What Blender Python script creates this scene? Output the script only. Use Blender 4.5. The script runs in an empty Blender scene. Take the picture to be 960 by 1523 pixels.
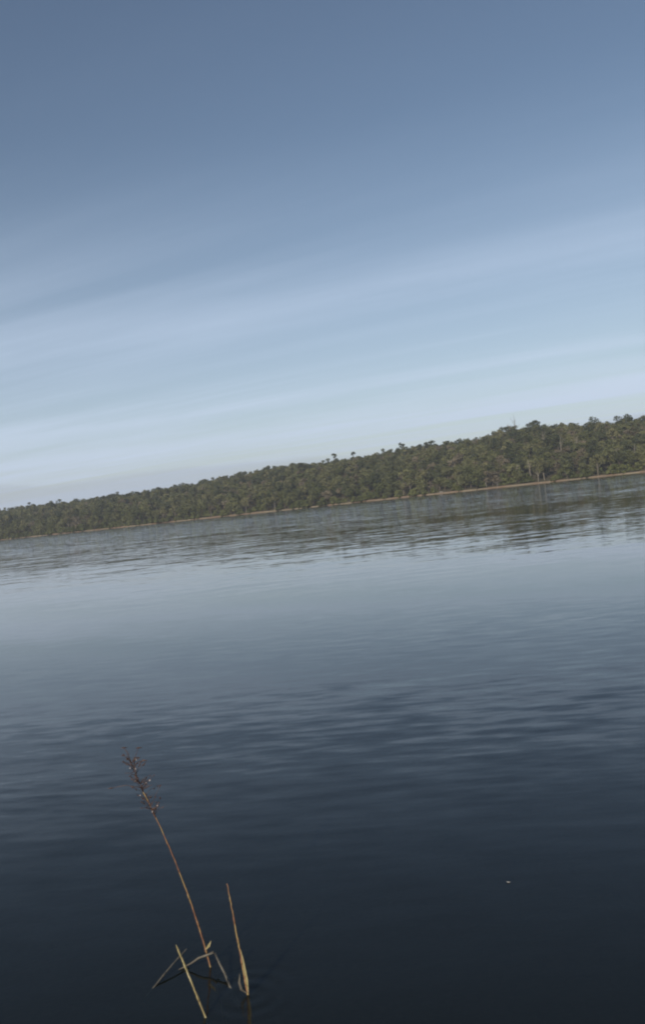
import bpy, math, random
import numpy as np
from mathutils import Vector, Matrix

random.seed(7)
S = bpy.context.scene
C = S.collection

# ------------------------------------------------------------------ camera
CAM_H = 2.0
F_PX, W_PX, H_PX = 1319.0, 960.0, 1523.0          # focal length in photo pixels
ROLL, PITCH = math.radians(6.2), math.radians(-0.71)
fwd = Vector((0, math.cos(PITCH), math.sin(PITCH)))
rgt0 = Vector((1, 0, 0)); up0 = rgt0.cross(fwd)
c_r = rgt0 * math.cos(ROLL) - up0 * math.sin(ROLL)
c_u = rgt0 * math.sin(ROLL) + up0 * math.cos(ROLL)
cam_d = bpy.data.cameras.new('camera'); cam = bpy.data.objects.new('camera', cam_d); C.objects.link(cam)
M3 = Matrix((c_r, c_u, -fwd)).transposed()
cam.matrix_world = Matrix.Translation((0, 0, CAM_H)) @ M3.to_4x4()
cam_d.sensor_fit = 'VERTICAL'; cam_d.sensor_height = 24.0
cam_d.lens = 24.0 * F_PX / H_PX
cam_d.clip_start = 0.05; cam_d.clip_end = 20000
S.camera = cam
S.cycles.pixel_filter_type = 'BLACKMAN_HARRIS'; S.cycles.filter_width = 2.0     # a phone lens is a little soft

def ray(px, py):
    return (fwd + c_r * ((px - W_PX / 2) / F_PX) - c_u * ((py - H_PX / 2) / F_PX))
def on_water(px, py, z=0.0):
    d = ray(px, py); return Vector((0, 0, CAM_H)) + d * ((z - CAM_H) / d.z)
def at(px, py, y):
    d = ray(px, py); return Vector((0, 0, CAM_H)) + d * (y / d.y)

# ------------------------------------------------------------------ sky, sun, exposure
SUN_EL, SUN_AZ = math.radians(27), math.radians(208)   # azimuth clockwise from +Y: behind the camera, to its left
SKY_STRENGTH = 0.084
w = bpy.data.worlds.new('World'); S.world = w; w.use_nodes = True
nt = w.node_tree; nt.nodes.clear()

class NB:
    """small node-building helper"""
    def __init__(s, tree): s.t = tree
    def n(s, typ, **kw):
        nd = s.t.nodes.new(typ)
        for k, v in kw.items(): setattr(nd, k, v)
        return nd
    def put(s, sock, v):
        if isinstance(v, bpy.types.NodeSocket): s.t.links.new(v, sock)
        elif v is not None: sock.default_value = v
    def m(s, op, a, b=None, c=None, clamp=False):
        nd = s.n('ShaderNodeMath', operation=op, use_clamp=clamp)
        for i, v in enumerate((a, b, c)): s.put(nd.inputs[i], v)
        return nd.outputs[0]
    def v(s, op, a, b=None):
        nd = s.n('ShaderNodeVectorMath', operation=op)
        s.put(nd.inputs[0], a)
        if b is not None: s.put(nd.inputs[3 if op == 'SCALE' else 1], b)
        return nd.outputs[0]
    def xyz(s, x, y, z):
        nd = s.n('ShaderNodeCombineXYZ')
        for i, v in enumerate((x, y, z)): s.put(nd.inputs[i], v)
        return nd.outputs[0]
    def sep(s, vec):
        nd = s.n('ShaderNodeSeparateXYZ'); s.put(nd.inputs[0], vec); return nd.outputs
    def noise(s, vec, scale, detail=2, rough=0.5, out='Fac'):
        nd = s.n('ShaderNodeTexNoise'); s.put(nd.inputs['Vector'], vec)
        nd.inputs['Scale'].default_value = scale; nd.inputs['Detail'].default_value = detail
        nd.inputs['Roughness'].default_value = rough
        return nd.outputs[out]
    def mr(s, v, a, b, c=0.0, d=1.0, smooth=True):
        nd = s.n('ShaderNodeMapRange'); nd.interpolation_type = 'SMOOTHSTEP' if smooth else 'LINEAR'
        s.put(nd.inputs[0], v)
        for i, q in enumerate((a, b, c, d)): s.put(nd.inputs[i + 1], q)
        return nd.outputs[0]
    def mix(s, f, a, b, blend='MIX'):
        nd = s.n('ShaderNodeMix', data_type='RGBA', blend_type=blend)
        s.put(nd.inputs[0], f)
        for i, q in ((6, a), (7, b)):
            s.put(nd.inputs[i], q if isinstance(q, bpy.types.NodeSocket) else (*q, 1.0))
        return nd.outputs[2]
    def ramp(s, f, stops):
        nd = s.n('ShaderNodeValToRGB'); s.put(nd.inputs[0], f)
        e = nd.color_ramp.elements
        while len(e) > len(stops): e.remove(e[-1])
        while len(e) < len(stops): e.new(1.0)
        for q, (p, col) in zip(e, stops): q.position = p; q.color = (*col, 1)
        return nd.outputs[0]

b = NB(nt)
sky = b.n('ShaderNodeTexSky', sky_type='NISHITA', sun_disc=False)
sky.sun_elevation = SUN_EL; sky.sun_rotation = SUN_AZ
sky.altitude = 300; sky.air_density = 1.0; sky.dust_density = 0.6; sky.ozone_density = 0.75
gen = b.n('ShaderNodeTexCoord').outputs['Generated']
dx, dy, dz = b.sep(gen)
el = b.m('MAXIMUM', dz, 0.0)
# thin veil of high cloud laid on a flat sheet overhead (perspective squeezes it into bands at the horizon)
inv = b.m('DIVIDE', 1.0, b.m('ADD', el, 0.06))
ca_, sa_ = math.cos(math.radians(24)), math.sin(math.radians(24))
px_, py_ = b.m('MULTIPLY', dx, inv), b.m('MULTIPLY', dy, inv)
sheet = b.xyz(b.m('MULTIPLY', b.m('SUBTRACT', b.m('MULTIPLY', px_, ca_), b.m('MULTIPLY', py_, sa_)), 0.26), b.m('ADD', b.m('MULTIPLY', px_, sa_), b.m('MULTIPLY', py_, ca_)), 3.7)
warp = b.v('SCALE', b.noise(sheet, 0.7, 2, 0.5, 'Color'), 0.9)
veil = b.noise(b.v('ADD', sheet, warp), 0.62, 5, 0.52)
wisp = b.noise(b.v('ADD', b.v('MULTIPLY', sheet, (1.0, 2.4, 1.0)), b.v('SCALE', warp, 1.3)), 1.1, 5, 0.6)
veil = b.mr(b.m('ADD', b.m('MULTIPLY', veil, 0.62), b.m('MULTIPLY', wisp, 0.38)), 0.38, 0.64)
low = b.mr(el, 0.0, 0.40, 1.0, 0.02)
gap_c = b.m('ADD', b.m('MULTIPLY', b.noise(b.xyz(b.m('MULTIPLY', dx, 2.0), b.m('MULTIPLY', dy, 2.0), 4.0), 1.2, 3), 0.05), b.m('ADD', 0.078, b.m('MULTIPLY', dx, 0.03)))
gap = b.m('MULTIPLY', b.mr(b.m('ABSOLUTE', b.m('SUBTRACT', dz, gap_c)), 0.003, 0.020, 1.0, 0.0), b.m('MULTIPLY', b.mr(wisp, 0.35, 0.6, 0.5, 1.0), 0.22))
veil_a = b.m('MULTIPLY', b.m('SUBTRACT', b.m('ADD', b.m('MULTIPLY', veil, 0.58), 0.40), gap), low)
col = b.mix(veil_a, sky.outputs[0], (7.9, 9.25, 11.5))
# low bank of grey haze resting on the horizon
bank_n = b.noise(b.xyz(b.m('MULTIPLY', dx, 3.0), b.m('MULTIPLY', dy, 3.0), b.m('MULTIPLY', dz, 8.0)), 1.3, 3)
edge = b.m('ADD', 0.030, b.m('MULTIPLY', bank_n, 0.036))
bank = b.mr(dz, edge, b.m('ADD', edge, 0.007), 1.0, 0.0)
col = b.mix(b.m('MULTIPLY', bank, 0.45), col, (5.7, 6.5, 7.5))
bg = b.n('ShaderNodeBackground'); b.put(bg.inputs[0], col); bg.inputs[1].default_value = SKY_STRENGTH
nt.links.new(bg.outputs[0], b.n('ShaderNodeOutputWorld').inputs[0])

sd = bpy.data.lights.new('sun', 'SUN'); sd.energy = 4.4; sd.angle = math.radians(0.6); sd.color = (1.0, 0.90, 0.78)
sun = bpy.data.objects.new('sun', sd); C.objects.link(sun)
to_sun = Vector((math.sin(SUN_AZ) * math.cos(SUN_EL), math.cos(SUN_AZ) * math.cos(SUN_EL), math.sin(SUN_EL)))
sun.rotation_euler = to_sun.to_track_quat('Z', 'Y').to_euler(); sun.location = to_sun * 50 

S.view_settings.view_transform = 'Standard'; S.view_settings.look = 'None'
S.view_settings.exposure = 0.0; S.view_settings.gamma = 1.0; S.view_settings.use_curve_mapping = False

# ------------------------------------------------------------------ helpers
def tag(o, label=None, cat=None, group=None, kind=None):
    if label: o['label'] = label
    if cat: o['category'] = cat
    if group: o['group'] = group
    if kind: o['kind'] = kind
    return o
def mesh(name, V, F, mat, smooth=False):
    me = bpy.data.meshes.new(name); me.from_pydata([tuple(v) for v in V], [], [tuple(f) for f in F])
    me.materials.append(mat)
    if smooth: me.polygons.foreach_set('use_smooth', [True] * len(me.polygons))
    me.update(); return me
def link(name, me, parent=None, loc=(0, 0, 0)):
    o = bpy.data.objects.new(name, me); C.objects.link(o); o.parent = parent; o.location = loc; return o
def new_mat(name):
    m = bpy.data.materials.new(name); m.use_nodes = True; m.node_tree.nodes.clear()
    return m, NB(m.node_tree)
def finish(b_, shader): b_.t.links.new(shader, b_.n('ShaderNodeOutputMaterial').inputs[0])
def principled(b_, col, rough=0.8, spec=0.3, normal=None):
    p = b_.n('ShaderNodeBsdfPrincipled'); b_.put(p.inputs['Base Color'], col if isinstance(col, bpy.types.NodeSocket) else (*col, 1))
    b_.put(p.inputs['Roughness'], rough); p.inputs['Specular IOR Level'].default_value = spec
    if normal is not None: b_.put(p.inputs['Normal'], normal)
    return p.outputs[0]

# ------------------------------------------------------------------ materials
def water_material():
    m, b = new_mat('lake_water')
    P = b.n('ShaderNodeNewGeometry').outputs['Position']
    x, y, z = b.sep(P)
    def slopes(ang, sx, sy, scale, detail, rough, off):
        ca, sa = math.cos(ang), math.sin(ang)
        u = b.m('ADD', b.m('MULTIPLY', x, ca * sx), b.m('MULTIPLY', y, sa * sx))
        v_ = b.m('ADD', b.m('MULTIPLY', x, -sa * sy), b.m('MULTIPLY', y, ca * sy))
        c = b.noise(b.xyz(u, v_, off), scale, detail, rough, 'Color')
        return b.v('SUBTRACT', c, (0.5, 0.5, 0.5)), ang
    big = b.noise(b.xyz(b.m('MULTIPLY', x, 0.5), y, 2.0), 0.10, 3, 0.55)
    big2 = b.noise(b.xyz(b.m('MULTIPLY', x, 0.35), y, 9.0), 0.035, 3, 0.6)
    dist = b.v('LENGTH', P)
    dist = b.n('ShaderNodeVectorMath', operation='LENGTH'); b.put(dist.inputs[0], P); dist = dist.outputs['Value']
    # wind-ruffled water out beyond the shelter of the near bank
    out_ = b.m('ADD', b.m('MULTIPLY', b.mr(b.m('ADD', y, b.m('MULTIPLY', b.m('SUBTRACT', big2, 0.5), 30.0)), 18.0, 46.0), 0.26), b.m('MULTIPLY', b.mr(y, 32.0, 130.0), 0.85))
    gust = b.mr(big2, 0.35, 0.65, 0.55, 1.25)
    near = b.m('MULTIPLY', b.m('MULTIPLY', b.mr(y, 6.0, 16.0, 1.0, 0.05), b.mr(y, 3.0, 8.0, 0.16, 1.0)), b.mr(big, 0.40, 0.62, 0.12, 1.35))
    swell, a0 = slopes(math.radians(-4), 0.11, 1.0, 0.55, 3, 0.5, 1.0)       # long-crested waves
    chop, a1 = slopes(math.radians(5), 0.20, 1.0, 1.5, 3, 0.6, 5.0)
    fine, a2 = slopes(math.radians(-7), 0.26, 1.0, 7.5, 3, 0.55, 8.0)
    a_sw = b.m('ADD', b.m('MULTIPLY', out_, 0.14), b.m('MULTIPLY', near, 0.022))
    a_ch = b.m('ADD', b.m('MULTIPLY', b.m('MULTIPLY', out_, gust), 0.34), b.m('MULTIPLY', near, 0.022))
    a_fi = b.m('ADD', b.m('MULTIPLY', b.m('MULTIPLY', out_, gust), 0.26), b.m('ADD', b.m('MULTIPLY', near, 0.125), 0.012))
    tot = b.v('ADD', b.v('ADD', b.v('SCALE', swell, a_sw), b.v('SCALE', chop, a_ch)), b.v('SCALE', fine, a_fi))
    sx, sy, _ = b.sep(tot)
    sx = b.m('MULTIPLY', sx, 0.75)
    # small rings round the right-hand stalk
    bx, by = RING.x, RING.y
    rx, ry = b.m('SUBTRACT', x, bx), b.m('SUBTRACT', y, by)
    rr = b.m('SQRT', b.m('ADD', b.m('MULTIPLY', rx, rx), b.m('MULTIPLY', ry, ry)))
    amp = b.m('MULTIPLY', b.m('SINE', b.m('MULTIPLY', rr, 75.0)), b.m('MULTIPLY', b.mr(rr, 0.0, 0.32, 1.0, 0.0), 0.045))
    inv_r = b.m('DIVIDE', amp, b.m('ADD', rr, 0.01))
    sx = b.m('ADD', sx, b.m('MULTIPLY', rx, inv_r)); sy = b.m('ADD', sy, b.m('MULTIPLY', ry, inv_r))
    N = b.v('NORMALIZE', b.xyz(sx, sy, 1.0))
    fr = b.n('ShaderNodeFresnel'); fr.inputs['IOR'].default_value = 1.333; b.put(fr.inputs['Normal'], N)
    gl = b.n('ShaderNodeBsdfGlossy'); gl.inputs['Roughness'].default_value = 0.02; b.put(gl.inputs['Normal'], N)
    gl.inputs['Color'].default_value = (1, 1, 1, 1)
    tr = b.n('ShaderNodeBsdfTransparent'); tr.inputs[0].default_value = (0.66, 0.70, 0.60, 1)
    murk = b.n('ShaderNodeBsdfDiffuse'); murk.inputs[0].default_value = (0.016, 0.020, 0.017, 1)
    body = b.n('ShaderNodeMixShader'); body.inputs[0].default_value = 0.40
    b.t.links.new(tr.outputs[0], body.inputs[1]); b.t.links.new(murk.outputs[0], body.inputs[2])
    mx = b.n('ShaderNodeMixShader'); b.put(mx.inputs[0], fr.outputs[0])
    b.t.links.new(body.outputs[0], mx.inputs[1]); b.t.links.new(gl.outputs[0], mx.inputs[2])
    finish(b, mx.outputs[0]); return m

def terrain_material():
    m, b = new_mat('bank_soil')
    P = b.n('ShaderNodeNewGeometry').outputs['Position']
    x, y, z = b.sep(P)
    n1 = b.noise(P, 0.09, 4, 0.6); n2 = b.noise(P, 1.3, 4, 0.6)
    red = b.mix(n2, (0.15, 0.095, 0.065), (0.24, 0.18, 0.125))
    sand = b.mix(n2, (0.21, 0.17, 0.12), (0.31, 0.26, 0.185))
    soil = b.mix(b.mr(n1, 0.42, 0.58), red, sand)
    litter = b.mix(n2, (0.035, 0.032, 0.018), (0.085, 0.075, 0.045))
    c = b.mix(b.mr(b.m('ADD', z, b.m('MULTIPLY', n1, 0.7)), 0.58, 0.80), soil, litter)
    mud = b.mix(n2, (0.012, 0.013, 0.010), (0.022, 0.022, 0.016))
    c = b.mix(b.mr(z, -0.25, 0.02), mud, c)
    bp = b.n('ShaderNodeBump'); bp.inputs['Strength'].default_value = 0.6; bp.inputs['Distance'].default_value = 0.2
    b.put(bp.inputs['Height'], n2)
    finish(b, principled(b, c, 0.95, 0.1, bp.outputs[0])); return m

def leaf_material(name, dark, lite, attr=False):
    m, b = new_mat(name)
    if attr:
        at_ = b.n('ShaderNodeAttribute'); at_.attribute_name = 'tree_tint'; v = at_.outputs['Fac']
    else:
        v = b.sep(b.n('ShaderNodeObjectInfo').outputs['Color'])[0]
    P = b.n('ShaderNodeNewGeometry').outputs['Position']
    n = b.noise(P, 1.1, 3, 0.6)
    f = b.m('ADD', b.m('MULTIPLY', v, 0.80), b.m('MULTIPLY', b.m('SUBTRACT', n, 0.36), 0.85), clamp=True)
    c = b.mix(f, dark, lite)
    d = b.n('ShaderNodeBsdfDiffuse'); b.put(d.inputs[0], c)
    t = b.n('ShaderNodeBsdfTranslucent'); b.put(t.inputs[0], c)
    mx = b.n('ShaderNodeMixShader'); mx.inputs[0].default_value = 0.30
    b.t.links.new(d.outputs[0], mx.inputs[1]); b.t.links.new(t.outputs[0], mx.inputs[2])
    finish(b, mx.outputs[0]); return m

def bark_material(name, a, c):
    m, b = new_mat(name)
    P = b.n('ShaderNodeTexCoord').outputs['Object']
    n = b.noise(P, 2.0, 4, 0.65)
    finish(b, principled(b, b.mix(n, a, c), 0.9, 0.15)); return m

def stalk_material(name, stops):
    m, b = new_mat(name)
    P = b.n('ShaderNodeTexCoord').outputs['Object']
    x, y, z = b.sep(P)
    n = b.noise(b.xyz(b.m('MULTIPLY', x, 30.0), b.m('MULTIPLY', y, 30.0), b.m('MULTIPLY', z, 9.0)), 1.0, 4, 0.65)
    c = b.ramp(b.mr(n, 0.28, 0.72), stops)
    fibre = b.noise(b.xyz(b.m('MULTIPLY', x, 900.0), b.m('MULTIPLY', y, 900.0), b.m('MULTIPLY', z, 25.0)), 1.0, 2)
    c = b.mix(b.mr(fibre, 0.4, 0.62, 0.0, 0.45), c, (0.05, 0.035, 0.018))
    finish(b, principled(b, c, 0.6, 0.35)); return m

RING = on_water(370, 1480)
M_water = water_material(); M_soil = terrain_material()
LEAF = {
    'olive': ((0.074, 0.086, 0.034), (0.172, 0.174, 0.080)),
    'dark':  ((0.046, 0.058, 0.028), (0.110, 0.118, 0.058)),
    'dry':   ((0.105, 0.090, 0.058), (0.220, 0.190, 0.130)),
    'pale':  ((0.095, 0.100, 0.044), (0.205, 0.196, 0.098)),
    'shrub': ((0.068, 0.082, 0.030), (0.155, 0.165, 0.066)),
}
M_leaf = {k: leaf_material('foliage_' + k, *v) for k, v in LEAF.items()}
M_wood = {k: leaf_material('woodland_' + k, *v, attr=True) for k, v in LEAF.items()}
M_bark = bark_material('bark_brown', (0.06, 0.048, 0.036), (0.15, 0.12, 0.09))
M_bark_pale = bark_material('bark_pale', (0.15, 0.135, 0.105), (0.28, 0.25, 0.20))
M_dead = bark_material('bark_grey', (0.12, 0.11, 0.095), (0.24, 0.22, 0.19))
M_rock = bark_material('pale_rock', (0.17, 0.16, 0.14), (0.30, 0.28, 0.25))

# ------------------------------------------------------------------ terrain and lake
def shore_y(x):
    return 350 - 0.56 * 260 * np.tanh(x / 260) + 2.6 * np.sin(x / 13.0) + 1.5 * np.sin(x / 5.1 + 1.0) + 0.7 * np.sin(x / 2.3)
U_T = [-1.5, -0.6, -0.364, -0.2, -0.06, 0.09, 0.17, 0.24, 0.30, 0.364, 0.6, 1.5]
H_T = [10, 11.5, 12.4, 12.5, 16.3, 17.0, 18.0, 19.7, 18.8, 17.2, 17, 16]
rng = np.random.default_rng(11)
_ph = rng.uniform(0, 6.28, (6, 2)); _k = rng.uniform(0.03, 0.11, (6, 2)) * rng.choice([-1, 1], (6, 2))
def rough_ground(x, y):
    return sum(0.35 * np.sin(_k[i, 0] * x + _ph[i, 0]) * np.sin(_k[i, 1] * y + _ph[i, 1]) for i in range(6))
def hill_z(x, y):
    """ground height on the far side, y beyond the shoreline"""
    t = y - shore_y(x); u = x / np.maximum(y, 50.0)
    H = np.interp(u, U_T, H_T)
    s = np.clip(t / 120.0, 0, 1)
    bank = (0.32 + 0.14 * np.sin(x / 9.0) * np.sin(x / 23.0 + 1)) * np.clip(t / 1.4, 0, 1)
    up = (H - 0.32) * (1 - (1 - s) ** 1.55)
    back = -0.028 * np.clip(t - 130, 0, 600)
    return np.maximum(bank + up + back, 0.4) + rough_ground(x, y) * np.clip(t / 25, 0, 1)
def ground_z(x, y):
    t = y - shore_y(x)
    near = np.interp(y, [-400, -60, -8, -1.0, 0.6, 1.7, 2.4, 4.0, 9.0, 30.0, 60.0], [5, 3, 1.3, 0.55, 0.34, 0.0, -0.35, -0.75, -1.6, -3.0, -4.0])
    bed = np.interp(t, [-60, -20, -4, 0], [-4.0, -2.5, -0.7, 0.0])
    return np.where(t > 0, hill_z(x, y), np.where(y < 60, near, bed))

cols = np.concatenate([-np.geomspace(1500, 235, 14), np.arange(-230, 231, 2.0), np.geomspace(235, 1500, 14)])
rowsA = np.array([-400, -200, -100, -60, -30, -15, -8, -5, -3, -2, -1, -.3, .3, .6, 1.0, 1.35, 1.7, 2.0, 2.4, 3, 4, 6, 9, 15, 30, 60.0])
rowsB = np.array([-60, -20, -8, -4, -2, -1, -.4, 0, .4, .8, 1.2, 1.6, 2.2, 3, 4.5, 6.5, 9, 12, 16, 20, 25, 30, 36, 42, 50, 58, 66, 76, 86, 96, 106, 116, 125, 135, 150, 180, 240, 340, 500, 700, 900])
V = []
for r in rowsA: V.append(np.stack([cols, np.full_like(cols, r), ground_z(cols, np.full_like(cols, r))], 1))
sy_ = shore_y(cols)
for r in rowsB: V.append(np.stack([cols, sy_ + r, ground_z(cols, sy_ + r)], 1))
nr, nc = len(V), len(cols); V = np.concatenate(V)
F = [(i * nc + j, i * nc + j + 1, (i + 1) * nc + j + 1, (i + 1) * nc + j) for i in range(nr - 1) for j in range(nc - 1)]
terrain = link('terrain', mesh('terrain', V, F, M_soil, True)); tag(terrain, 'wooded hill and reddish earth bank across the lake', 'hill', kind='structure')

WX = 1499
water = link('water', mesh('water', [(-WX, -300, 0), (WX, -300, 0), (WX, 600, 0), (-WX, 600, 0)], [(0, 1, 2, 3)], M_water))
tag(water, 'calm grey-blue lake water with faint ripples', 'lake', kind='structure')

# ------------------------------------------------------------------ trees
def tube(pts, rad, n=5, V=None, F=None):
    V = [] if V is None else V; F = [] if F is None else F
    o = len(V); pts = [Vector(p) for p in pts]
    for i, p in enumerate(pts):
        d = (pts[min(i + 1, len(pts) - 1)] - pts[max(i - 1, 0)]).normalized()
        a = d.orthogonal().normalized() if abs(d.z) < 0.95 else Vector((1, 0, 0)); a = (a - d * a.dot(d)).normalized()
        c = d.cross(a)
        for k in range(n):
            q = 2 * math.pi * k / n
            V.append(p + (a * math.cos(q) + c * math.sin(q)) * rad[i])
    for i in range(len(pts) - 1):
        for k in range(n):
            F.append((o + i * n + k, o + i * n + (k + 1) % n, o + (i + 1) * n + (k + 1) % n, o + (i + 1) * n + k))
    F.append(tuple(o + k for k in reversed(range(n)))); F.append(tuple(o + (len(pts) - 1) * n + k for k in range(n)))
    return V, F

def leaf_cloud(rg, lobes, n, size):
    """n leaf-clump quads spread over the shells of several lobes"""
    L = np.array([l[:3] for l in lobes]); R = np.array([l[3] for l in lobes])
    w_ = R ** 2; idx = rg.choice(len(L), n, p=w_ / w_.sum())
    d = rg.normal(size=(n, 3)); d[:, 2] += 0.25; d /= np.linalg.norm(d, axis=1)[:, None]
    rad = R[idx] * rg.uniform(0.45, 1.08, n)
    c = L[idx] + d * rad[:, None] * np.array([1, 1, 0.8])
    nrm = d + rg.normal(size=(n, 3)) * 0.55; nrm /= np.linalg.norm(nrm, axis=1)[:, None]
    h = rg.normal(size=(n, 3)); a = np.cross(nrm, h); a /= np.linalg.norm(a, axis=1)[:, None]; c2 = np.cross(nrm, a)
    s = size * rg.uniform(0.6, 1.35, n)[:, None]; k = rg.uniform(0.55, 1.0, n)[:, None]
    P = np.stack([c - a * s, c - c2 * s * k + nrm * s * 0.15, c + a * s, c + c2 * s * k - nrm * s * 0.1], 1)
    return P.reshape(-1, 3)

def make_tree(seed, kind):
    """returns (trunk V, F), crown vertex quads (n*4,3); unit: metres, base at origin"""
    r = random.Random(seed); rg = np.random.default_rng(seed)
    if kind == 'shrub': h, cr, base, nl = r.uniform(2.4, 3.6), r.uniform(1.5, 2.1), 0.0, 7
    elif kind == 'dark': h, cr, base, nl = r.uniform(6.0, 7.8), r.uniform(2.2, 3.0), 0.16, 9
    elif kind == 'pale': h, cr, base, nl = r.uniform(6.2, 8.4), r.uniform(1.8, 2.5), 0.36, 7
    elif kind == 'dry': h, cr, base, nl = r.uniform(4.6, 6.6), r.uniform(1.9, 2.6), 0.16, 8
    else: h, cr, base, nl = r.uniform(5.0, 7.2), r.uniform(2.2, 3.2), 0.10, 10
    lobes = []
    zc = h * (base + 1) / 2; hz = h * (1 - base) / 2
    for i in range(nl):
        a = r.uniform(0, 6.28); q = r.random() ** 0.6; zz = r.uniform(-0.62, 0.72)
        rr = cr * q * 0.72 * math.sqrt(max(0.1, 1 - zz * zz * 0.7)); lr = cr * r.uniform(0.36, 0.60)
        lobes.append((rr * math.cos(a), rr * math.sin(a), zc + zz * (hz - lr * 0.3), lr))
    if kind == 'shrub':
        for i in range(5): lobes.append((cr * .7 * math.cos(i * 1.26), cr * .7 * math.sin(i * 1.26), 0.42, cr * .42))
    top = (r.uniform(-.3, .3), r.uniform(-.3, .3), h - cr * 0.36, cr * 0.42); lobes.append(top)
    n = {'shrub': 520, 'dark': 620, 'pale': 380, 'dry': 420, 'olive': 620}[kind]
    crown = leaf_cloud(rg, lobes, n, 0.33)
    tw, tf = [], []
    tr = {'shrub': 0.07, 'dark': 0.17, 'pale': 0.13, 'dry': 0.13, 'olive': 0.16}[kind]
    lx, ly = r.uniform(-.5, .5), r.uniform(-.5, .5)
    pt = lambda q: (lx * math.sin(q * 3), ly * math.sin(q * 2.6), -0.5 + q * (h * 0.86 + 0.5))
    tube([pt(q) for q in (0, .25, .5, .75, 1)], [tr * 1.25, tr, tr * .8, tr * .55, tr * .2], 6, tw, tf)
    for l in lobes[:6]:
        q = max(0.2, min(0.8, (l[2] - l[3] * 1.2) / (h * 0.86) * 0.85))
        p0 = Vector(pt(q)); p1 = Vector(l[:3])
        tube([p0, p0.lerp(p1, .5) + Vector((0, 0, -.15)), p1], [tr * .5, tr * .32, tr * .1], 5, tw, tf)
    return (tw, tf), crown, h, cr

KINDS = ['olive', 'dark', 'dry', 'pale', 'shrub']
NVAR = {'olive': 5, 'dark': 4, 'dry': 4, 'pale': 4, 'shrub': 4}
protos = {}
for ki, k in enumerate(KINDS):
    for v in range(NVAR[k]):
        (tv, tf), cr_, h, rad = make_tree(100 * ki + v + 3, k)
        bark = {'pale': M_bark_pale, 'dry': M_dead}.get(k, M_bark)
        quads = np.arange(len(cr_)).reshape(-1, 4)
        protos[k, v] = dict(trunk=mesh('trunk', tv, tf, bark, True), crown=mesh('crown', cr_, quads, M_leaf[k]), pts=cr_, h=h, r=rad, tv=np.array([tuple(p) for p in tv]), tf=tf)

# scatter over the hillside: rejection on a coarse grid
rs = np.random.default_rng(5)
cells = {}; trees = []
def try_tree(x, y, dmin):
    g = (int(x // 4), int(y // 4))
    for i in (-1, 0, 1):
        for j in (-1, 0, 1):
            for (a, c) in cells.get((g[0] + i, g[1] + j), ()):
                if (a - x) ** 2 + (c - y) ** 2 < dmin * dmin: return False
    cells.setdefault(g, []).append((x, y)); return True
def pick_kind(t, x):
    q = rs.random()
    if t < 5: return ['shrub', 'olive', 'pale', 'dry'][int(np.searchsorted([.66, .90, .93], q))]
    return ['olive', 'dark', 'dry', 'pale', 'shrub'][int(np.searchsorted([.46, .63, .80, .92], q))]
# front fringe along the water
for x in np.arange(-215, 165, 1.35):
    xx = x + rs.uniform(-.8, .8); t = rs.uniform(0.15, 1.5)
    pxx = 480 + F_PX * xx / (shore_y(xx) + 2)
    bare = any(a < pxx < c for a, c in ((300, 330), (378, 402), (545, 572), (640, 668), (735, 800), (806, 866), (884, 1060)))
    if bare and rs.random() < .7: t = rs.uniform(2.0, 3.6)
    yy = shore_y(xx) + t
    if rs.random() < 0.95 and try_tree(xx, yy, 1.2): trees.append((xx, yy, t, pick_kind(t, xx)))
for _ in range(26000):
    y0 = rs.uniform(0, 1); xx = rs.uniform(-290, 200); t = 5 + 150 * y0
    yy = float(shore_y(xx)) + t
    if abs(xx / yy) > 0.47: continue
    if try_tree(xx, yy, 3.2 if t < 95 else 2.8): trees.append((xx, yy, t, pick_kind(t, xx)))

# how much of each tree shows from the shore where the photographer stands (front to back)
trees.sort(key=lambda q: math.hypot(q[0], q[1]))
mask = np.zeros((300, 1000), bool); info = []
for (x, y, t, k) in trees:
    v = int(rs.integers(NVAR[k])); p = protos[k, v]; sc = rs.uniform(0.66, 1.12)
    if t > 95: sc = rs.uniform(0.80, 1.02)
    z = float(hill_z(np.array(x), np.array(y)))
    f = 888.0
    cx = 500 + x / y * f; z1 = 20 + (z + p['h'] * sc - CAM_H) / y * f * 2; z0 = 20 + (z - CAM_H) / y * f * 2; rr = p['r'] * sc / y * f
    i0, i1 = int(cx - rr), int(cx + rr) + 1; j0, j1 = int(max(z0, 0)), int(max(z1, 0)) + 1
    vis = 0
    if 0 <= i0 and i1 < 1000:
        sub = mask[j0:j1, i0:i1]; vis = int((~sub).sum()); sub[:] = True
    inview = abs(x / y) < 0.372
    info.append(dict(x=x, y=y, z=z, t=t, k=k, v=v, s=sc, rot=rs.uniform(0, 6.28), vis=vis if inview else -1, top=z1))
order = sorted(range(len(info)), key=lambda i: -info[i]['vis'])
single = set(order[:300])

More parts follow.
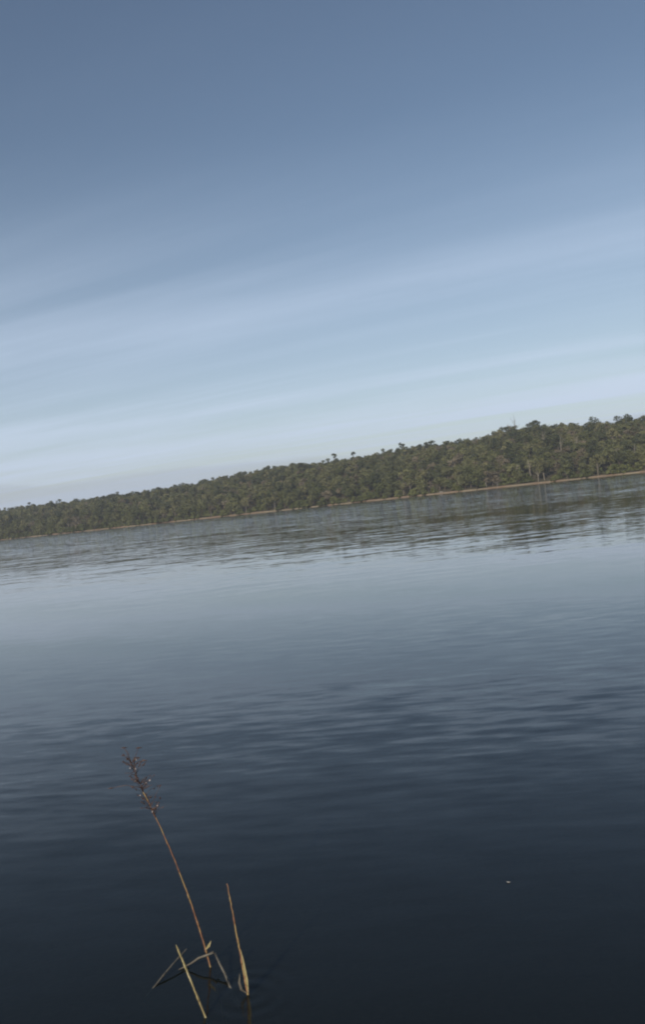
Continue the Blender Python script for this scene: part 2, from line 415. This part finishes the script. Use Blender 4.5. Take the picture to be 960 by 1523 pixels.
LOOK = {'olive': 'rounded olive-green tree', 'dark': 'dense dark green tree', 'dry': 'thin greyish-brown dry tree',
        'pale': 'slender pale-trunked tree', 'shrub': 'bushy green shrub'}
NAME = {'olive': 'olive_green_tree', 'dark': 'dark_green_tree', 'dry': 'dry_tree', 'pale': 'pale_trunked_tree', 'shrub': 'shrub'}
MARKS = [(881, 1.2, 'near the pale grey boulder'), (659, 1.0, 'near the long flat pale rock'), (944, 1.2, 'near the low rock on reddish earth'),
         (818, 50, 'near the upright pale dead trunk'), (842, 40, 'near the short whitish dead trunk'), (869, 34, 'near the leaning whitish dead tree'),
         (930, 10, 'near the pale dead tree above reddish earth'), (795, 8, 'near the bare trunk behind the sandy strip'),
         (773, 5, 'near the short pale forked trunk'), (690, 4, 'near the small grey dead tree'), (768, 92, 'near the pale forked trunk below the crest'),
         (780, 104, 'near the pole-like dead tree on the crest'), (508, 118, 'beside the two umbrella-crowned trees'), (648, 112, 'near the square-topped dark tree'),
         (608, 118, 'near the thin-stemmed flat-crowned tree'), (938, 114, 'near the widest domed tree on the crest')]
def ground_at(px, t):
    """point on the far ground in the direction of a photo column, t metres behind the shoreline"""
    y = 350.0
    for _ in range(30):
        hx = (px - W_PX / 2) / F_PX; x = hx * y; y = float(shore_y(np.array(x))) + t
    return x, y, float(hill_z(np.array(x), np.array(y)))
MARKS = [(*ground_at(a, c)[:2], ph) for a, c, ph in MARKS]
def zone(d):
    t = d['t']
    near = sorted((math.hypot(d['x'] - a, d['y'] - c), ph) for a, c, ph in MARKS)[0]
    if near[0] < 8.5: return near[1]
    if t < 2.2: return 'hanging over the far water edge'
    if t < 5: return 'just behind the earth strip of the far shore'
    if t < 35: return 'low on the far slope'
    if t < 65: return 'midway up the far slope'
    if t < 95: return 'high on the far slope'
    return 'along the crest of the far hill'
def size_word(d):
    hh = protos[d['k'], d['v']]['h'] * d['s']; lo, hi = (2.6, 3.4) if d['k'] == 'shrub' else (5.4, 7.0)
    return 'small' if hh < lo else ('tall' if hh > hi else 'mid-sized')
def place(name, p, d, label, cat, group):
    e = bpy.data.objects.new(name, None); C.objects.link(e)
    e.location = (d['x'], d['y'], d['z']); e.rotation_euler = (0, 0, d['rot']); e.scale = (d['s'],) * 3
    e.empty_display_size = 0.5
    tag(e, label, cat, group)
    for part in ('trunk', 'crown'):
        o = bpy.data.objects.new(part, p[part]); C.objects.link(o); o.parent = e
        q = d.get('tint', 0.3); o.color = (q, q, q, 1)
    return e
rest = {k: [[], [], [], 0] for k in KINDS}
restT = [[], [], 0]
for i, d in enumerate(info):
    p = protos[d['k'], d['v']]
    if i in single:
        d['tint'] = rs.random(); tone = 'light' if d['tint'] > 0.66 else ('deep-toned' if d['tint'] < 0.33 else '')
        lab = ' '.join(q for q in (size_word(d), tone, LOOK[d['k']], zone(d)) if q)
        place(NAME[d['k']], p, d, lab, 'shrub' if d['k'] == 'shrub' else 'tree', NAME[d['k']].replace('_', ' ') + 's: ' + lab)
    else:
        ca, sa = math.cos(d['rot']), math.sin(d['rot'])
        R = np.array([[ca, -sa, 0], [sa, ca, 0], [0, 0, 1]]) * d['s']
        off = np.array([d['x'], d['y'], d['z']])
        q = p['pts'].reshape(-1, 4, 3)
        if d['vis'] < 6: q = q[::2]
        rest[d['k']][0].append(q.reshape(-1, 3) @ R.T + off)
        rest[d['k']][1].append(np.full(len(q) * 4, rs.random(), np.float32))
        restT[0].append(p['tv'] @ R.T + off); restT[1] += [tuple(a + restT[2] for a in f) for f in p['tf']]; restT[2] += len(p['tv'])
# the remaining trees, too many to count, read as one wood
wood = bpy.data.objects.new('woodland', None); C.objects.link(wood)
wood.location = (0, 450, 0)
tag(wood, 'dense mass of mixed trees filling the far hillside behind the countable ones', 'woodland', kind='stuff')
def big_mesh(name, P, tint, mat):
    me = bpy.data.meshes.new(name); n = len(P); nq = n // 4
    me.vertices.add(n); me.vertices.foreach_set('co', P.astype(np.float32).ravel())
    me.loops.add(n); me.loops.foreach_set('vertex_index', np.arange(n, dtype=np.int32))
    me.polygons.add(nq); me.polygons.foreach_set('loop_start', np.arange(0, n, 4, dtype=np.int32))
    a = me.attributes.new('tree_tint', 'FLOAT', 'POINT'); a.data.foreach_set('value', tint)
    me.materials.append(mat); me.update(calc_edges=True); me.validate(); return me
WO = np.array([0, 450, 0])
for k in KINDS:
    if rest[k][0]:
        o = link('foliage', big_mesh('foliage', np.concatenate(rest[k][0]) - WO, np.concatenate(rest[k][1]), M_wood[k]), wood); o['kind'] = 'stuff'
o = link('trunks', mesh('trunks', np.concatenate(restT[0]) - WO, restT[1], M_bark), wood); o['kind'] = 'stuff'
print('trees', len(info), 'single', len(single))

# a few trees that stand out one by one
def umbrella_tree(seed, h, cr):
    r = random.Random(seed); rg = np.random.default_rng(seed)
    lobes = [(r.uniform(-1, 1) * cr * .6, r.uniform(-1, 1) * cr * .6, h - cr * .5 + r.uniform(-.6, .45) * cr, cr * r.uniform(.28, .5)) for _ in range(7)]
    cr_ = leaf_cloud(rg, lobes, 240, 0.26)
    tv, tf = [], []
    tube([(0, 0, -.5), (.12, 0, h * .3), (-.05, .1, h * .6), (0, 0, h * .9)], [.2, .15, .11, .05], 6, tv, tf)
    for l in lobes[:5]:
        tube([(0, .05, h * .6), (l[0] * .6, l[1] * .6, h * .72), l[:3]], [.09, .06, .02], 5, tv, tf)
    return dict(trunk=mesh('trunk', tv, tf, M_bark, True), crown=mesh('crown', cr_, np.arange(len(cr_)).reshape(-1, 4), M_leaf['dark']))
def crest(px, t, p, name, label, s=1.0):
    x, y, z = ground_at(px, t)
    return place(name, p, dict(x=x, y=y, z=z, rot=px * 0.37, s=s), label, 'tree', None)
crest(508, 118, umbrella_tree(1, 9.6, 1.9), 'umbrella_tree', 'taller umbrella-crowned tree with bare stem alone above the mid crest')
crest(535, 118, umbrella_tree(2, 8.9, 1.4), 'umbrella_tree', 'smaller umbrella-crowned tree beside the taller one above the mid crest')
crest(608, 118, umbrella_tree(3, 8.6, 1.8), 'umbrella_tree', 'thin-stemmed flat-crowned tree on the crest beside a square dense tree')
def block_tree(seed, h, cr):
    r = random.Random(seed); rg = np.random.default_rng(seed)
    lobes = [(a * cr * .55, c * cr * .55, h - cr * .55 + e, cr * r.uniform(.42, .55)) for a in (-1, 0, 1) for c in (-1, 1) for e in (r.uniform(-.7, .4), -cr * .75, -cr * 1.3)]
    cr_ = leaf_cloud(rg, lobes, 900, 0.30); tv, tf = [], []
    tube([(0, 0, -.5), (.1, 0, h * .4), (0, .1, h * .85)], [.24, .18, .06], 6, tv, tf)
    for l in lobes[::2]: tube([(.05, 0, h * .42), (l[0] * .6, l[1] * .6, h * .6), l[:3]], [.1, .07, .02], 5, tv, tf)
    return dict(trunk=mesh('trunk', tv, tf, M_bark, True), crown=mesh('crown', cr_, np.arange(len(cr_)).reshape(-1, 4), M_leaf['dark']))
crest(648, 112, block_tree(4, 8.6, 2.5), 'dark_green_tree', 'dense square-topped dark tree standing proud of the crest')
crest(766, 112, block_tree(5, 8.2, 2.9), 'dark_green_tree', 'broad dark tree rising from the crest next to a bare pole-like trunk')
crest(808, 112, block_tree(6, 8.8, 2.2), 'dark_green_tree', 'narrow dark tree making a small peak on the highest part of the crest')
crest(938, 114, block_tree(8, 9.4, 3.5), 'dark_green_tree', 'widest dark domed tree rising above the crest at its high end')
crest(897, 114, umbrella_tree(9, 9.2, 2.7), 'umbrella_tree', 'ragged open-crowned tree on the crest beside the widest domed tree')

def dead_tree(seed, h, pale=True):
    r = random.Random(seed); tv, tf = [], []; bv, bf = [], []
    tube([(0, 0, -.5), (.15, .1, h * .35), (-.1, 0, h * .7), (.1, 0, h)], [.21, .17, .12, .05], 6, tv, tf)
    for i in range(8):
        q = r.uniform(.4, .92); a = r.uniform(0, 6.28); L = h * r.uniform(.15, .32)
        p0 = Vector((0, .03, h * q)); p1 = p0 + Vector((math.cos(a) * L * .6, math.sin(a) * L * .6, L * .7))
        tube([p0, p0.lerp(p1, .5) + Vector((0, 0, -.1)), p1], [.07, .05, .015], 5, bv, bf)
        for _ in range(3):
            m_ = p0.lerp(p1, r.uniform(.4, .9)); tube([m_, m_ + Vector((r.uniform(-1, 1), r.uniform(-1, 1), r.uniform(.2, 1))) * L * .35], [.03, .01], 4, bv, bf)
    mt = M_bark_pale if pale else M_dead
    return mesh('trunk', tv, tf, mt, True), mesh('branches', bv, bf, mt, True)
for (px, t, h, sd_, lab, pale) in (
        (780, 104, 11.5, 1, 'bare pole-like grey dead tree sticking up through the crest', False),
        (768, 92, 8.8, 2, 'pale dead trunk just below the crest, slightly forked', True),
        (818, 50, 8.6, 3, 'upright pale dead trunk halfway up the hill under the highest crest', True),
        (842, 40, 7.8, 4, 'short whitish dead trunk on the mid slope next to a leaning dead tree', True),
        (869, 34, 8.0, 5, 'leaning whitish dead tree on the mid slope beside the short whitish trunk', True),
        (930, 10, 6.6, 6, 'pale dead tree low down near the reddish bank', True),
        (795, 8, 6.4, 7, 'whitish bare trunk standing close behind the sandy shore strip', True),
        (773, 5, 5.6, 8, 'short pale forked trunk at the shore among green shrubs', True),
        (950, 12, 6.8, 9, 'grey bare tree at the end of the reddish bank', False),
        (690, 4, 4.6, 10, 'small grey dead tree at the far shore near the long flat rock', False)):
    x, y, z = ground_at(px, t); tm, bm_ = dead_tree(sd_, h, pale)
    e = bpy.data.objects.new('dead_tree', None); C.objects.link(e); e.location = (x, y, z); e.rotation_euler = (math.radians(random.uniform(-6, 6)), math.radians(random.uniform(-7, 7)), sd_ * 1.3)
    tag(e, lab, 'dead tree'); link('trunk', tm, e); link('branches', bm_, e)

# pale rocks on the far shore
def rock(px, t, sx, sy, sz, seed, label):
    import bmesh
    bm = bmesh.new(); bmesh.ops.create_icosphere(bm, subdivisions=2, radius=1.0); r = random.Random(seed)
    for v in bm.verts:
        q = 1 + r.uniform(-.14, .14); v.co = Vector((v.co.x * sx * q, v.co.y * sy * q, max(v.co.z, -.45) * sz * q))
    me = bpy.data.meshes.new('rock'); bm.to_mesh(me); bm.free(); me.materials.append(M_rock)
    x, y, z = ground_at(px, t); o = link('rock', me, None, (x, y, z + sz * .3)); o.rotation_euler = (0, 0, seed); tag(o, label, 'rock')
rock(881, 1.2, 0.6, 0.5, 0.5, 1, 'pale grey boulder on the far shore at the start of the reddish bank')
rock(659, 1.0, 1.3, 0.6, 0.25, 2, 'long flat pale rock lying on the far shore near a small grey dead tree')
rock(944, 1.2, 0.9, 0.6, 0.3, 3, 'low pale rock lying on the reddish end of the far bank')

# ------------------------------------------------------------------ reed stalks in the foreground
M_st_red = stalk_material('stalk_reddish', [(0.0, (0.11, 0.050, 0.030)), (0.35, (0.20, 0.095, 0.048)), (0.6, (0.25, 0.17, 0.070)), (1.0, (0.31, 0.25, 0.11))])
M_st_yel = stalk_material('stalk_straw', [(0.0, (0.16, 0.12, 0.055)), (0.5, (0.28, 0.24, 0.11)), (1.0, (0.40, 0.35, 0.21))])
M_st_gry = stalk_material('stalk_grey', [(0.0, (0.05, 0.046, 0.036)), (0.5, (0.095, 0.088, 0.07)), (1.0, (0.15, 0.14, 0.11))])
M_spike = stalk_material('spikelet_red', [(0.0, (0.030, 0.018, 0.014)), (0.5, (0.075, 0.036, 0.028)), (1.0, (0.13, 0.075, 0.05))])
M_seed = stalk_material('seed_white', [(0.0, (0.45, 0.38, 0.34)), (1.0, (0.75, 0.70, 0.66))])

def stalk(base, tip, r0, r1, mat, label, sag=(0, 0, 0), root=0.75, knots=5, cut=True, jitter=0.0014, seed=0):
    """a stem standing in the water: rooted below, curved between its base at the surface and its tip"""
    r = random.Random(seed)
    e = bpy.data.objects.new('reed_stalk', None); C.objects.link(e); e.location = base; e.empty_display_size = 0.1
    tag(e, label, 'reed'); L = tip - base; sg = Vector(sag)
    def P(q): return L * q + sg * (4 * q * (1 - q) if q > 0 else 0)
    d0 = (P(0.06) - P(0)).normalized(); k = root / max(d0.z, 0.35)
    pts = [-d0 * k * q for q in (1.0, 0.6, 0.25, 0.08)]; rad = [r0 * 1.05] * 4; N = 28
    for i in range(N + 1):
        q = i / N; j = Vector((r.uniform(-1, 1), r.uniform(-1, 1), 0)) * jitter * (q ** .5)
        pts.append(P(q) + j); rad.append((r0 + (r1 - r0) * q) * r.uniform(.93, 1.07))
    V, F = tube(pts, rad, 8); st = link('stem', mesh('stem', V, F, mat, True), e)
    for i in range(knots):
        q = (i + .6) / knots * .93; c = P(q); d = (P(q + .02) - P(q - .02)).normalized(); rr = r0 + (r1 - r0) * q
        V, F = tube([c - d * .012, c - d * .004, c + d * .004, c + d * .012], [rr * 1.05, rr * 1.25, rr * 1.22, rr * 1.03], 8)
        link('joint', mesh('joint', V, F, mat, True), e)
    return e, P
def blade(e, pts, wd, mat, name='leaf_sheath'):
    """narrow folded leaf strip"""
    V, F = [], []; pts = [Vector(p) for p in pts]; n = len(pts)
    for i, p in enumerate(pts):
        d = (pts[min(i + 1, n - 1)] - pts[max(i - 1, 0)]).normalized(); s = d.cross(Vector((0.2, 1, 0.1))).normalized()
        ww = wd * math.sin(math.pi * (0.12 + 0.85 * i / (n - 1))); u = s.cross(d) * ww * .5
        V += [p - s * ww, p + u, p + s * ww, p + u * .4]
    for i in range(n - 1):
        for k in range(4): F.append((i * 4 + k, i * 4 + (k + 1) % 4, i * 4 + 4 + (k + 1) % 4, i * 4 + 4 + k))
    F += [(3, 2, 1, 0), tuple((n - 1) * 4 + k for k in range(4))]
    return link(name, mesh(name, V, F, mat), e)

# 1 tall stalk with a seed head
b1 = on_water(313, 1438); t1 = at(213, 1178, b1.y + 0.10)
mid_target = at(268, 1300, b1.y + 0.05)
lin = b1.lerp(t1, 0.53); sag1 = (mid_target - lin)
e1, P1 = stalk(b1, t1, 0.0047, 0.0024, M_st_red, 'tall reddish-brown reed stalk topped with a feathery seed head', sag1, 0.75, 6, seed=3)
blade(e1, [P1(.10) + Vector((0, -.004, 0)), P1(.11) + Vector((.018, -.008, .010)), P1(.13) + Vector((.034, -.010, .016))], .006, M_st_yel)
r = random.Random(21)
head_base = t1 - b1; head_top = at(186, 1113, b1.y + 0.14) - b1
rach, rf = [], []
pts = [head_base.lerp(head_top, q / 8) + Vector((0.006 * math.sin(q * 2), 0, 0)) for q in range(9)]
tube(pts, [.0024 - .0002 * q for q in range(9)], 6, rach, rf)
tips = []
for i in range(60):
    q = r.uniform(-.45, .80); p0 = head_base.lerp(head_top, max(q, 0)) if q > 0 else P1(1 + q * .35)
    L = r.uniform(.035, .095) * (1.15 - .5 * max(q, 0)); a = r.uniform(0, 6.28)
    p1 = p0 + Vector((math.cos(a) * .62, math.sin(a) * .62, r.uniform(.15, .9))) * L
    tube([p0, p0.lerp(p1, .5) + Vector((0, 0, .008)), p1], [.0012, .0009, .0006], 4, rach, rf); tips.append((p0, p1))
pan = link('seed_head', mesh('seed_head', rach, rf, M_spike, True), e1)
for kind, cnt, mt, nm in ((0, 240, M_spike, 'spikelets'), (1, 9, M_seed, 'pale_seeds')):
    V, F = [], []
    for i in range(cnt):
        p0, p1 = r.choice(tips); c = p0.lerp(p1, r.uniform(.3, 1.05)); d = Vector((r.uniform(-1, 1), r.uniform(-1, 1), r.uniform(-.4, 1))).normalized()
        l = r.uniform(.004, .009) if kind == 0 else .0055; ww = l * (.24 if kind == 0 else .5)
        tube([c - d * l, c - d * l * .3, c + d * l * .4, c + d * l], [ww * .2, ww, ww * .8, ww * .1], 5, V, F)
    o = link(nm, mesh(nm, V, F, mt, True), pan); o['kind'] = 'stuff'
for px, py in ((165, 1172), (184, 1112), (206, 1112), (214, 1131)):
    q = at(px, py, b1.y + 0.12) - b1; V, F = [], []
    p0 = head_base.lerp(head_top, .1 if py > 1150 else .55)
    tube([p0, p0.lerp(q, .5) + Vector((0, 0, .012)), q], [.0016, .0012, .0009], 4, V, F)
    tube([q - Vector((.014, 0, .002)), q, q + Vector((.016, 0, -.001))], [.0008, .0032, .0008], 5, V, F)
    link('branchlet', mesh('branchlet', V, F, M_spike, True), pan)

# 2 right-hand stalk
b2 = on_water(369, 1479); t2 = at(338, 1314, b2.y + 0.06)
s2 = at(352, 1388, b2.y + 0.03) - b2.lerp(t2, 0.55)
e2, P2 = stalk(b2, t2, 0.0052, 0.0024, M_st_red, 'straight reddish and yellow reed stalk without a seed head, dipping into rippled water', s2, 0.75, 5, seed=5)
blade(e2, [P2(.03) + Vector((.004, -.008, 0)), P2(.14) + Vector((.008, -.010, 0)), P2(.30) + Vector((.006, -.008, .01)), P2(.42) + Vector((.004, -.006, 0))], .005, M_st_yel)
blade(e2, [P2(.02) + Vector((-.004, -.006, 0)), P2(.06) + Vector((-.022, -.01, 0)), P2(.10) + Vector((-.026, -.01, .01)), P2(.16) + Vector((-.018, -.008, .02))], .006, M_st_gry)
# 3 short cut stalk
b3 = on_water(306, 1513); t3 = at(265, 1412, b3.y + 0.05)
e3, P3 = stalk(b3, t3, 0.0047, 0.0043, M_st_yel, 'short straw-coloured reed stalk with a snapped-off top', (0, 0, 0), 0.7, 2, seed=7, jitter=.001)
V, F = tube([t3 - b3 - (t3 - b3).normalized() * .004, t3 - b3 + Vector((-.004, 0, .010)), t3 - b3 + Vector((-.007, 0, .020))], [.0043, .003, .001], 6)
link('splintered_top', mesh('splintered_top', V, F, M_st_yel), e3)
# 4 leaning thin stem behind it
b4 = on_water(230, 1467); t4 = on_water(278, 1411, 0.045)
stalk(b4, t4, 0.0042, 0.0030, M_st_gry, 'thin dull grey stem slanting low over the water behind the short cut stalk', (0, 0, 0.004), 0.03, 2, seed=9, jitter=.001)
# 5 bent stem
b5 = on_water(342, 1467); k5 = on_water(320, 1418, 0.06); k5b = on_water(309, 1420, 0.055); n5 = on_water(276, 1437, 0.012)
e5 = bpy.data.objects.new('reed_stalk', None); C.objects.link(e5); e5.location = b5; e5.empty_display_size = .1
tag(e5, 'dull grey reed stem broken over into a bent elbow', 'reed')
dn = (b5 - k5).normalized()
V, F = tube([p - b5 for p in (b5 + dn * .12, b5 + dn * .05, b5, b5.lerp(k5, .35) + Vector((.003, 0, 0)), b5.lerp(k5, .7), k5)], [.0058, .0058, .0056, .0054, .005, .0048], 8)
link('stem', mesh('stem', V, F, M_st_gry, True), e5)
V, F = tube([p - b5 for p in (k5 - Vector((0, 0, .004)), k5 + Vector((-.008, 0, .006)), k5b, k5b.lerp(n5, .4) + Vector((0, 0, .006)), k5b.lerp(n5, .75), n5, n5 + (n5 - k5b) * .35)], [.0046, .0060, .0052, .0054, .0046, .0036, .002], 8)
link('folded_top', mesh('folded_top', V, F, M_st_gry, True), e5)

# small pale scrap floating on the water
fp = on_water(757, 1313)
V = []; F = []
for i in range(7):
    for j in range(4):
        q = i / 6; ww = math.sin(math.pi * (.08 + .84 * q)) * .011
        V.append(Vector(((q - .5) * .036, (j / 3 - .5) * 2 * ww, .0015 + .006 * (q - .5) ** 2 * 4 + .005 * (j / 3 - .5) ** 2 * 4)))
n_ = len(V); V += [p - Vector((0, 0, .0012)) for p in V]
for i in range(6):
    for j in range(3):
        a = i * 4 + j; F.append((a, a + 4, a + 5, a + 1)); F.append((n_ + a, n_ + a + 1, n_ + a + 5, n_ + a + 4))
M_scrap = stalk_material('petal_white', [(0.0, (0.3, 0.3, 0.27)), (1.0, (0.5, 0.5, 0.47))])
fo = link('floating_petal', mesh('floating_petal', V, F, M_scrap, True), None, fp); fo.rotation_euler = (0, 0, math.radians(-28)); fo.scale = (.5, .5, .5)
tag(fo, 'tiny curled whitish petal floating alone on the dark water', 'petal')

# ------------------------------------------------------------------ haze
hm = bpy.data.materials.new('haze'); hm.use_nodes = True; hm.node_tree.nodes.clear()
pv = hm.node_tree.nodes.new('ShaderNodeVolumePrincipled'); pv.inputs['Color'].default_value = (0.90, 0.94, 1.0, 1)
pv.inputs['Density'].default_value = 0.00042; pv.inputs['Anisotropy'].default_value = 0.2
ho = hm.node_tree.nodes.new('ShaderNodeOutputMaterial'); hm.node_tree.links.new(pv.outputs[0], ho.inputs['Volume'])
x0, x1, y0, y1, z0, z1 = -1520, 1520, -420, 1420, -7, 60
hv = [(x, y, z) for z in (z0, z1) for (x, y) in ((x0, y0), (x1, y0), (x1, y1), (x0, y1))]
hz = link('haze', mesh('haze', hv, [(3, 2, 1, 0), (4, 5, 6, 7), (0, 1, 5, 4), (1, 2, 6, 5), (2, 3, 7, 6), (3, 0, 4, 7)], hm))
tag(hz, 'thin pale morning haze over the lake', 'haze', kind='stuff')
